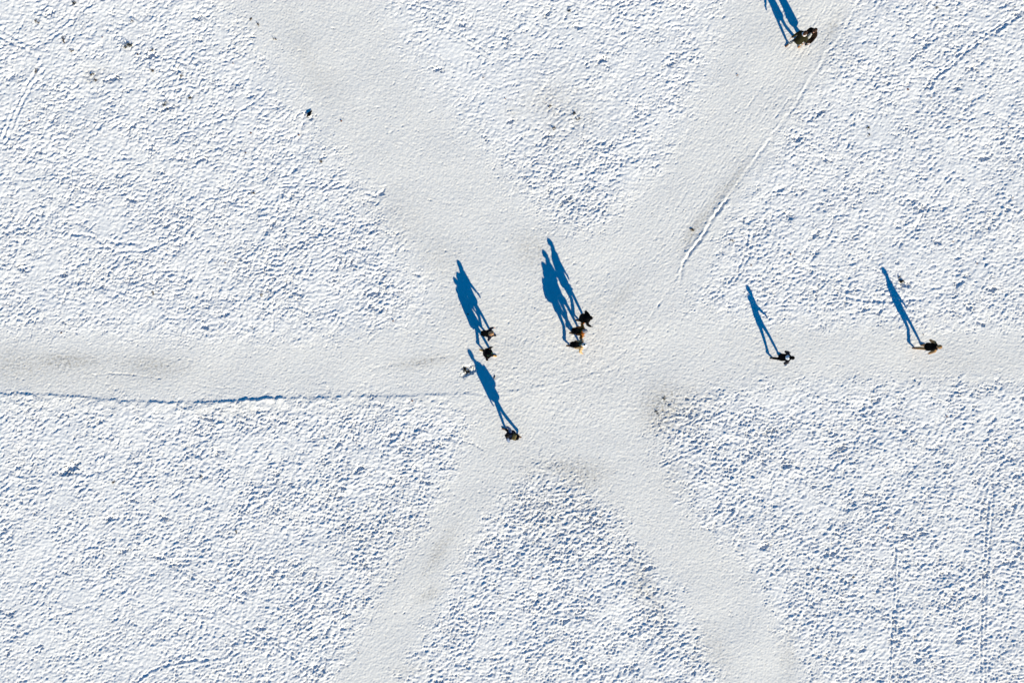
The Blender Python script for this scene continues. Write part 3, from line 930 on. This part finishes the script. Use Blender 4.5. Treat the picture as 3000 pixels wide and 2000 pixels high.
# the couple at the top of the upper right way
pI = person("person in olive coat with pale scarf and patterned black and white trousers", (2308, 132), (2343, 136), (-0.78, 0.62), 1.76, 0.05, 1.08, head_pitch=6, head_turn=18,
            jacket=OLIVE, trousers=SPOT, boots=TANLEATHER, hair=HAIRB, hair_kind='short', scarf=WHITE, arms=((-18, 10, 10), (14, 12, 26)), hem=0.37, toe_cap=("lead", BRLEATHER))
pJ = person("person with brown hair and long dark brown coat open over pale grey clothes", (2346, 120), (2364, 129), (-0.78, 0.62), 1.70, 0.05, 1.14, head_pitch=6, head_turn=10,
            jacket=DBROWN, trousers=LGREY, boots=COAL, hair=HAIRB, hair_kind='long', open_front=LGREY, arms=((10, 10, 20), (-16, 10, 14)), hem=0.27)

# ------------------------------------------------------------------ the black bird in the snow
M_FEATHER = new_mat("black_feathers", (0.003, 0.003, 0.004), 0.6, 0.3, 30, 0.3, 80, 0.08)
M_BEAK = new_mat("dark_beak", (0.01, 0.0095, 0.009), 0.5, 0.2, 30, 0.1)
bx, by = W(906, 336)
bird = bpy.data.objects.new("black_bird", None)
bird.empty_display_size = 0.1
C.objects.link(bird)
bird.location = (bx, by, ground_h(bx, by) - 0.008)
bird.rotation_euler = (0, 0, math.radians(236))
tag(bird, "small black bird standing alone on the white snow", "bird")
bird.scale = (0.88, 1.1, 0.42)
X_, Y_, Z_ = Vector((1, 0, 0)), Vector((0, 1, 0)), Vector((0, 0, 1))
bd = remesh([loft([(Vector((-0.13, 0, 0.115)), Y_ * .015, Z_ * .012), (Vector((-0.09, 0, 0.125)), Y_ * .045, Z_ * .042), (Vector((-0.02, 0, 0.14)), Y_ * .066, Z_ * .066), (Vector((0.06, 0, 0.155)), Y_ * .062, Z_ * .062),
                  (Vector((0.11, 0, 0.185)), Y_ * .042, Z_ * .042), (Vector((0.13, 0, 0.20)), Y_ * .02, Z_ * .02)], 14), ball((0.125, 0, 0.212), 0.044, 0.036, 0.036)], 0.010, 3)
make("body", [(bd, M_FEATHER)], bird)
make("beak", [(loft([(Vector((0.155, 0, 0.210)), Y_ * .014, Z_ * .015), (Vector((0.19, 0, 0.207)), Y_ * .009, Z_ * .011), (Vector((0.222, 0, 0.198)), Y_ * .002, Z_ * .003)], 8), M_BEAK)], bird)
make("tail", [(loft([(Vector((-0.10, 0, 0.125)), Y_ * .035, Z_ * .016), (Vector((-0.18, 0, 0.105)), Y_ * .036, Z_ * .010), (Vector((-0.25, 0, 0.085)), Y_ * .042, Z_ * .006)], 12), M_FEATHER)], bird)
for sy in (1, -1):
    wv = loft([(Vector((0.075, sy * 0.055, 0.165)), Y_ * .014, Z_ * .035), (Vector((0.0, sy * 0.072, 0.158)), Y_ * .015, Z_ * .052), (Vector((-0.09, sy * 0.052, 0.135)), Y_ * .012, Z_ * .038), (Vector((-0.18, sy * 0.022, 0.118)), Y_ * .005, Z_ * .012)], 12)
    make("wing", [(wv, M_FEATHER)], bird)
    lg = join([tube([(0.0, sy * 0.028, 0.09), (0.012, sy * 0.030, 0.045), (0.0, sy * 0.030, 0.006)], [0.010, 0.005, 0.005], 6),
               tube([(0, sy * .03, .006), (0.045, sy * .034, .005)], [.004, .003], 6), tube([(0, sy * .03, .006), (0.036, sy * .052, .005)], [.004, .003], 6),
               tube([(0, sy * .03, .006), (0.036, sy * .012, .005)], [.004, .003], 6), tube([(0, sy * .03, .006), (-0.03, sy * .03, .005)], [.004, .003], 6)])
    make("leg", [(lg, M_BEAK)], bird)

# ------------------------------------------------------------------ dry weeds, clods, leaves, twigs
M_WEED = new_mat("dry_weed", (0.085, 0.055, 0.018), 0.8, 0.5, 25, 0.2, color2=(0.16, 0.10, 0.035))
M_WEEDG = new_mat("olive_weed", (0.030, 0.030, 0.011), 0.8, 0.5, 25, 0.2, color2=(0.085, 0.068, 0.022))
M_WEEDD = new_mat("dark_weed", (0.016, 0.014, 0.010), 0.85, 0.5, 25, 0.2, color2=(0.045, 0.036, 0.022))
M_LEAF = new_mat("dead_leaf", (0.20, 0.075, 0.028), 0.7, 0.4, 30, 0.2)
M_TWIG = new_mat("twig_bark", (0.055, 0.035, 0.022), 0.9, 0.4, 40, 0.3)

def weed(px, py, lx, ly, ang, n, mat, label, name="dry_weed", hgt=0.12, group=None, seed=0):
    rd = random.Random(seed * 7 + int(px))
    x, y = W(px, py)
    pcs = []
    ca, sa_ = math.cos(ang), math.sin(ang)
    for k in range(n):
        u, v = rd.uniform(-0.5, 0.5) * lx, rd.uniform(-0.55, 0.55) * ly
        b = Vector((u * ca - v * sa_, u * sa_ + v * ca, 0))
        b.z = ground_h(x + b.x, y + b.y) - ground_h(x, y) - 0.012
        a = rd.uniform(0, 6.28); L = rd.uniform(0.5, 1.2) * hgt
        tip = b + Vector((math.cos(a) * L * 0.9, math.sin(a) * L * 0.9, L * rd.uniform(0.35, 1.0)))
        m_ = (b + tip) / 2 + Vector((0, 0, L * 0.2))
        pcs.append(tube([b, m_, tip], [0.006, 0.005, 0.003], 5))
        for q in range(rd.choice((2, 3, 3))):         # leaf blades along the stem
            t = rd.uniform(0.45, 1.0)
            c = b.lerp(tip, t) + Vector((0, 0, L * 0.1))
            aa = rd.uniform(0, 6.28); ll = rd.uniform(0.035, 0.065); ww = ll * rd.uniform(0.3, 0.5)
            dv = Vector((math.cos(aa), math.sin(aa), rd.uniform(-0.3, 0.5))) * ll
            sv = Vector((-math.sin(aa), math.cos(aa), rd.uniform(-.4, .4))) * ww
            V = [c, c + dv * 0.5 + sv * 0.5 + Vector((0, 0, .006)), c + dv, c + dv * 0.5 - sv * 0.5 + Vector((0, 0, .006)), c + dv * 0.5 - Vector((0, 0, .004))]
            pcs.append((V, [(0, 1, 4), (1, 2, 4), (2, 3, 4), (3, 0, 4), (0, 3, 1), (1, 3, 2)]))
    o = make(name, [(join(pcs), mat)], loc=(x, y, ground_h(x, y)))
    return tag(o, label, "weed", group)

GW = "dry weeds sticking out of the open snow"
weed(378, 134, .34, .10, .45, 34, M_WEEDG, "largest olive-brown weed clump poking through the snow, beside a scooped hollow", group=GW, hgt=.13)
weed(216, 10, .16, .10, 1.2, 16, M_WEEDG, "olive weed tuft in open snow at the far end of the weed patch", group=GW, seed=2)
WL = {(1946, 1165): "olive weed tuft in the middle of the grey dirt patch", (1922, 1208): "dark weed tuft in the middle of the grey dirt patch",
      (2145, 704): "brown weed tuft close beside the ploughed furrow", (445, 148): "brown weed tuft on the rim of a scooped hollow",
      (692, 1556): "dark upright weed sprig standing in an upright line in the snow"}
for k, (px, py, lx, ly, a, n, m) in enumerate([
        (108, 64, .20, .06, -.6, 13, M_WEED), (186, 118, .22, .07, 1.9, 14, M_WEED), (211, 150, .12, .06, 0, 8, M_WEED), (106, 208, .16, .05, 1.4, 10, M_WEED),
        (272, 218, .16, .06, 0, 10, M_WEED), (278, 235, .18, .06, -.5, 10, M_WEED), (446, 207, .16, .05, -.7, 10, M_WEED), (531, 224, .12, .05, 1.2, 8, M_WEED),
        (484, 304, .22, .09, .9, 16, M_WEEDG), (558, 288, .18, .08, 0, 13, M_WEEDG), (490, 318, .12, .05, 0, 7, M_WEED), (445, 148, .10, .06, .3, 9, M_WEED),
        (735, 58, .12, .05, 1.4, 8, M_WEED), (757, 72, .10, .05, 1.4, 6, M_WEED), (806, 117, .10, .05, 0, 6, M_WEED), (386, 62, .10, .05, 0, 6, M_WEED),
        (743, 565, .14, .06, 0, 9, M_WEED), (940, 476, .16, .06, 1.3, 9, M_WEED), (2544, 374, .17, .06, .8, 11, M_WEEDG), (2546, 395, .12, .05, 1.2, 7, M_WEEDD),
        (1667, 34, .16, .06, 0, 11, M_WEEDD), (1682, 332, .16, .07, .2, 12, M_WEEDD), (1694, 350, .20, .05, .2, 10, M_WEEDD), (1624, 376, .16, .07, .8, 10, M_WEED),
        (1612, 312, .12, .05, 0, 7, M_WEED), (2745, 24, .12, .05, .8, 7, M_WEEDD), (450, 858, .16, .06, -.6, 8, M_WEED), (765, 865, .16, .05, -.5, 8, M_WEED),
        (590, 1395, .12, .06, 0, 8, M_WEEDD), (692, 1556, .06, .14, 0, 8, M_WEEDD), (334, 1412, .14, .06, .4, 8, M_WEED), (2500, 1690, .12, .06, 0, 7, M_WEEDD),
        (2397, 1666, .14, .06, 0, 7, M_WEED), (2145, 704, .14, .05, 0, 7, M_WEED), (1946, 1165, .16, .10, .4, 9, M_WEEDG), (1922, 1208, .16, .10, .4, 9, M_WEEDD)]):
    lb = WL.get((px, py)) or {M_WEED: "small dry brown weed tuft sticking out of the open snow", M_WEEDG: "small olive weed tuft sticking out of the open snow",
                              M_WEEDD: "small dark weed tuft sticking out of the open snow"}[m]
    weed(px, py, lx, ly, a, n, m, lb, group=GW, seed=k + 5, hgt=.065)
weed(1361, 1082, .13, .20, 0, 46, M_WEEDD, "dark scraped-up grass clod beside scuffed hollows on the trodden path", name="grass_clod", hgt=.055)
weed(1370, 1089, .16, .10, .5, 30, M_WEEDD, "dark shallow grass clod at the edge of the larger scuffed hollow", name="grass_clod", hgt=.05)
weed(2641, 825, .12, .07, 0, 60, M_WEEDD, "dark dry twiggy clump in the open snow beside the head of a long shadow", name="twig_clump", hgt=.06)
weed(2633, 815, .06, .05, 0, 9, M_WEEDD, "tiny dark sprig just off the dark twiggy clump", name="twig_clump", hgt=.09)
weed(2028, 672, .20, .07, -.6, 16, M_WEED, "pale brown grass scrap lying beside the ploughed furrow", name="grass_scrap", hgt=.05)

# a short dark stick next to the lone walker's shadow
sx_, sy_ = W(1449, 1104)
z0 = ground_h(sx_, sy_)
st = make("stick", [(join([tube([(-0.03, -0.075, 0.012), (0.0, 0.0, 0.02), (0.02, 0.075, 0.012)], [0.02, 0.024, 0.016], 8), tube([(0.0, 0.0, 0.02), (0.035, 0.03, 0.03)], [0.010, 0.005], 6)]), M_TWIG)], loc=(sx_, sy_, z0))
tag(st, "short dark stick lying on trodden snow beside the lone walker's shadow", "stick")

# fallen leaves
rl = random.Random(3)
leaf_pts = [(436, 170), (405, 162), (403, 160), (88, 355), (683, 187), (876, 396), (720, 448), (735, 390), (1000, 355), (1416, 229), (2160, 221), (2660, 262), (2727, 288),
            (1208, 1173), (1480, 290), (1152, 940), (2315, 745), (2200, 777), (2792, 708), (2862, 772), (2773, 1219), (2640, 1235), (2810, 355), (2965, 580), (2955, 372),
            (1371, 920), (660, 770), (2480, 1610), (1100, 1380), (1050, 1910), (640, 1700), (2600, 1545), (1560, 1690), (2705, 980), (180, 975), (300, 110)]
for px, py in leaf_pts:
    x, y = W(px, py)
    L = rl.uniform(0.035, 0.06); wd_ = L * rl.uniform(0.5, 0.75)
    V, F = [], []
    prof = [(-1.0, 0.05), (-0.6, 0.75), (-0.1, 1.0), (0.45, 0.7), (1.0, 0.04)]
    cu = rl.uniform(0.01, 0.025)
    for t, w_ in prof:
        z = cu * (1 - t * t)
        V += [Vector((t * L, -w_ * wd_, z + 0.012)), Vector((t * L, 0, z)), Vector((t * L, w_ * wd_, z + 0.012))]
    for r in range(4):
        for c_ in range(2):
            i0 = r * 3 + c_
            F.append((i0, i0 + 3, i0 + 4, i0 + 1))
    V += [Vector((-L * 1.0, 0, 0)), Vector((-L * 1.7, 0.004, 0.008)), Vector((-L * 1.0, 0.004, 0.002))]
    F.append((15, 16, 17))
    lf = make("fallen_leaf", [((V, F), M_LEAF)], loc=(x, y, ground_h(x, y) + 0.004))
    lf.rotation_euler = (rl.uniform(-.3, .3), rl.uniform(-.3, .3), rl.uniform(0, 6.28))
    tag(lf, "tiny brown fallen leaf lying on the snow", "leaf", "fallen leaves scattered over the snow")
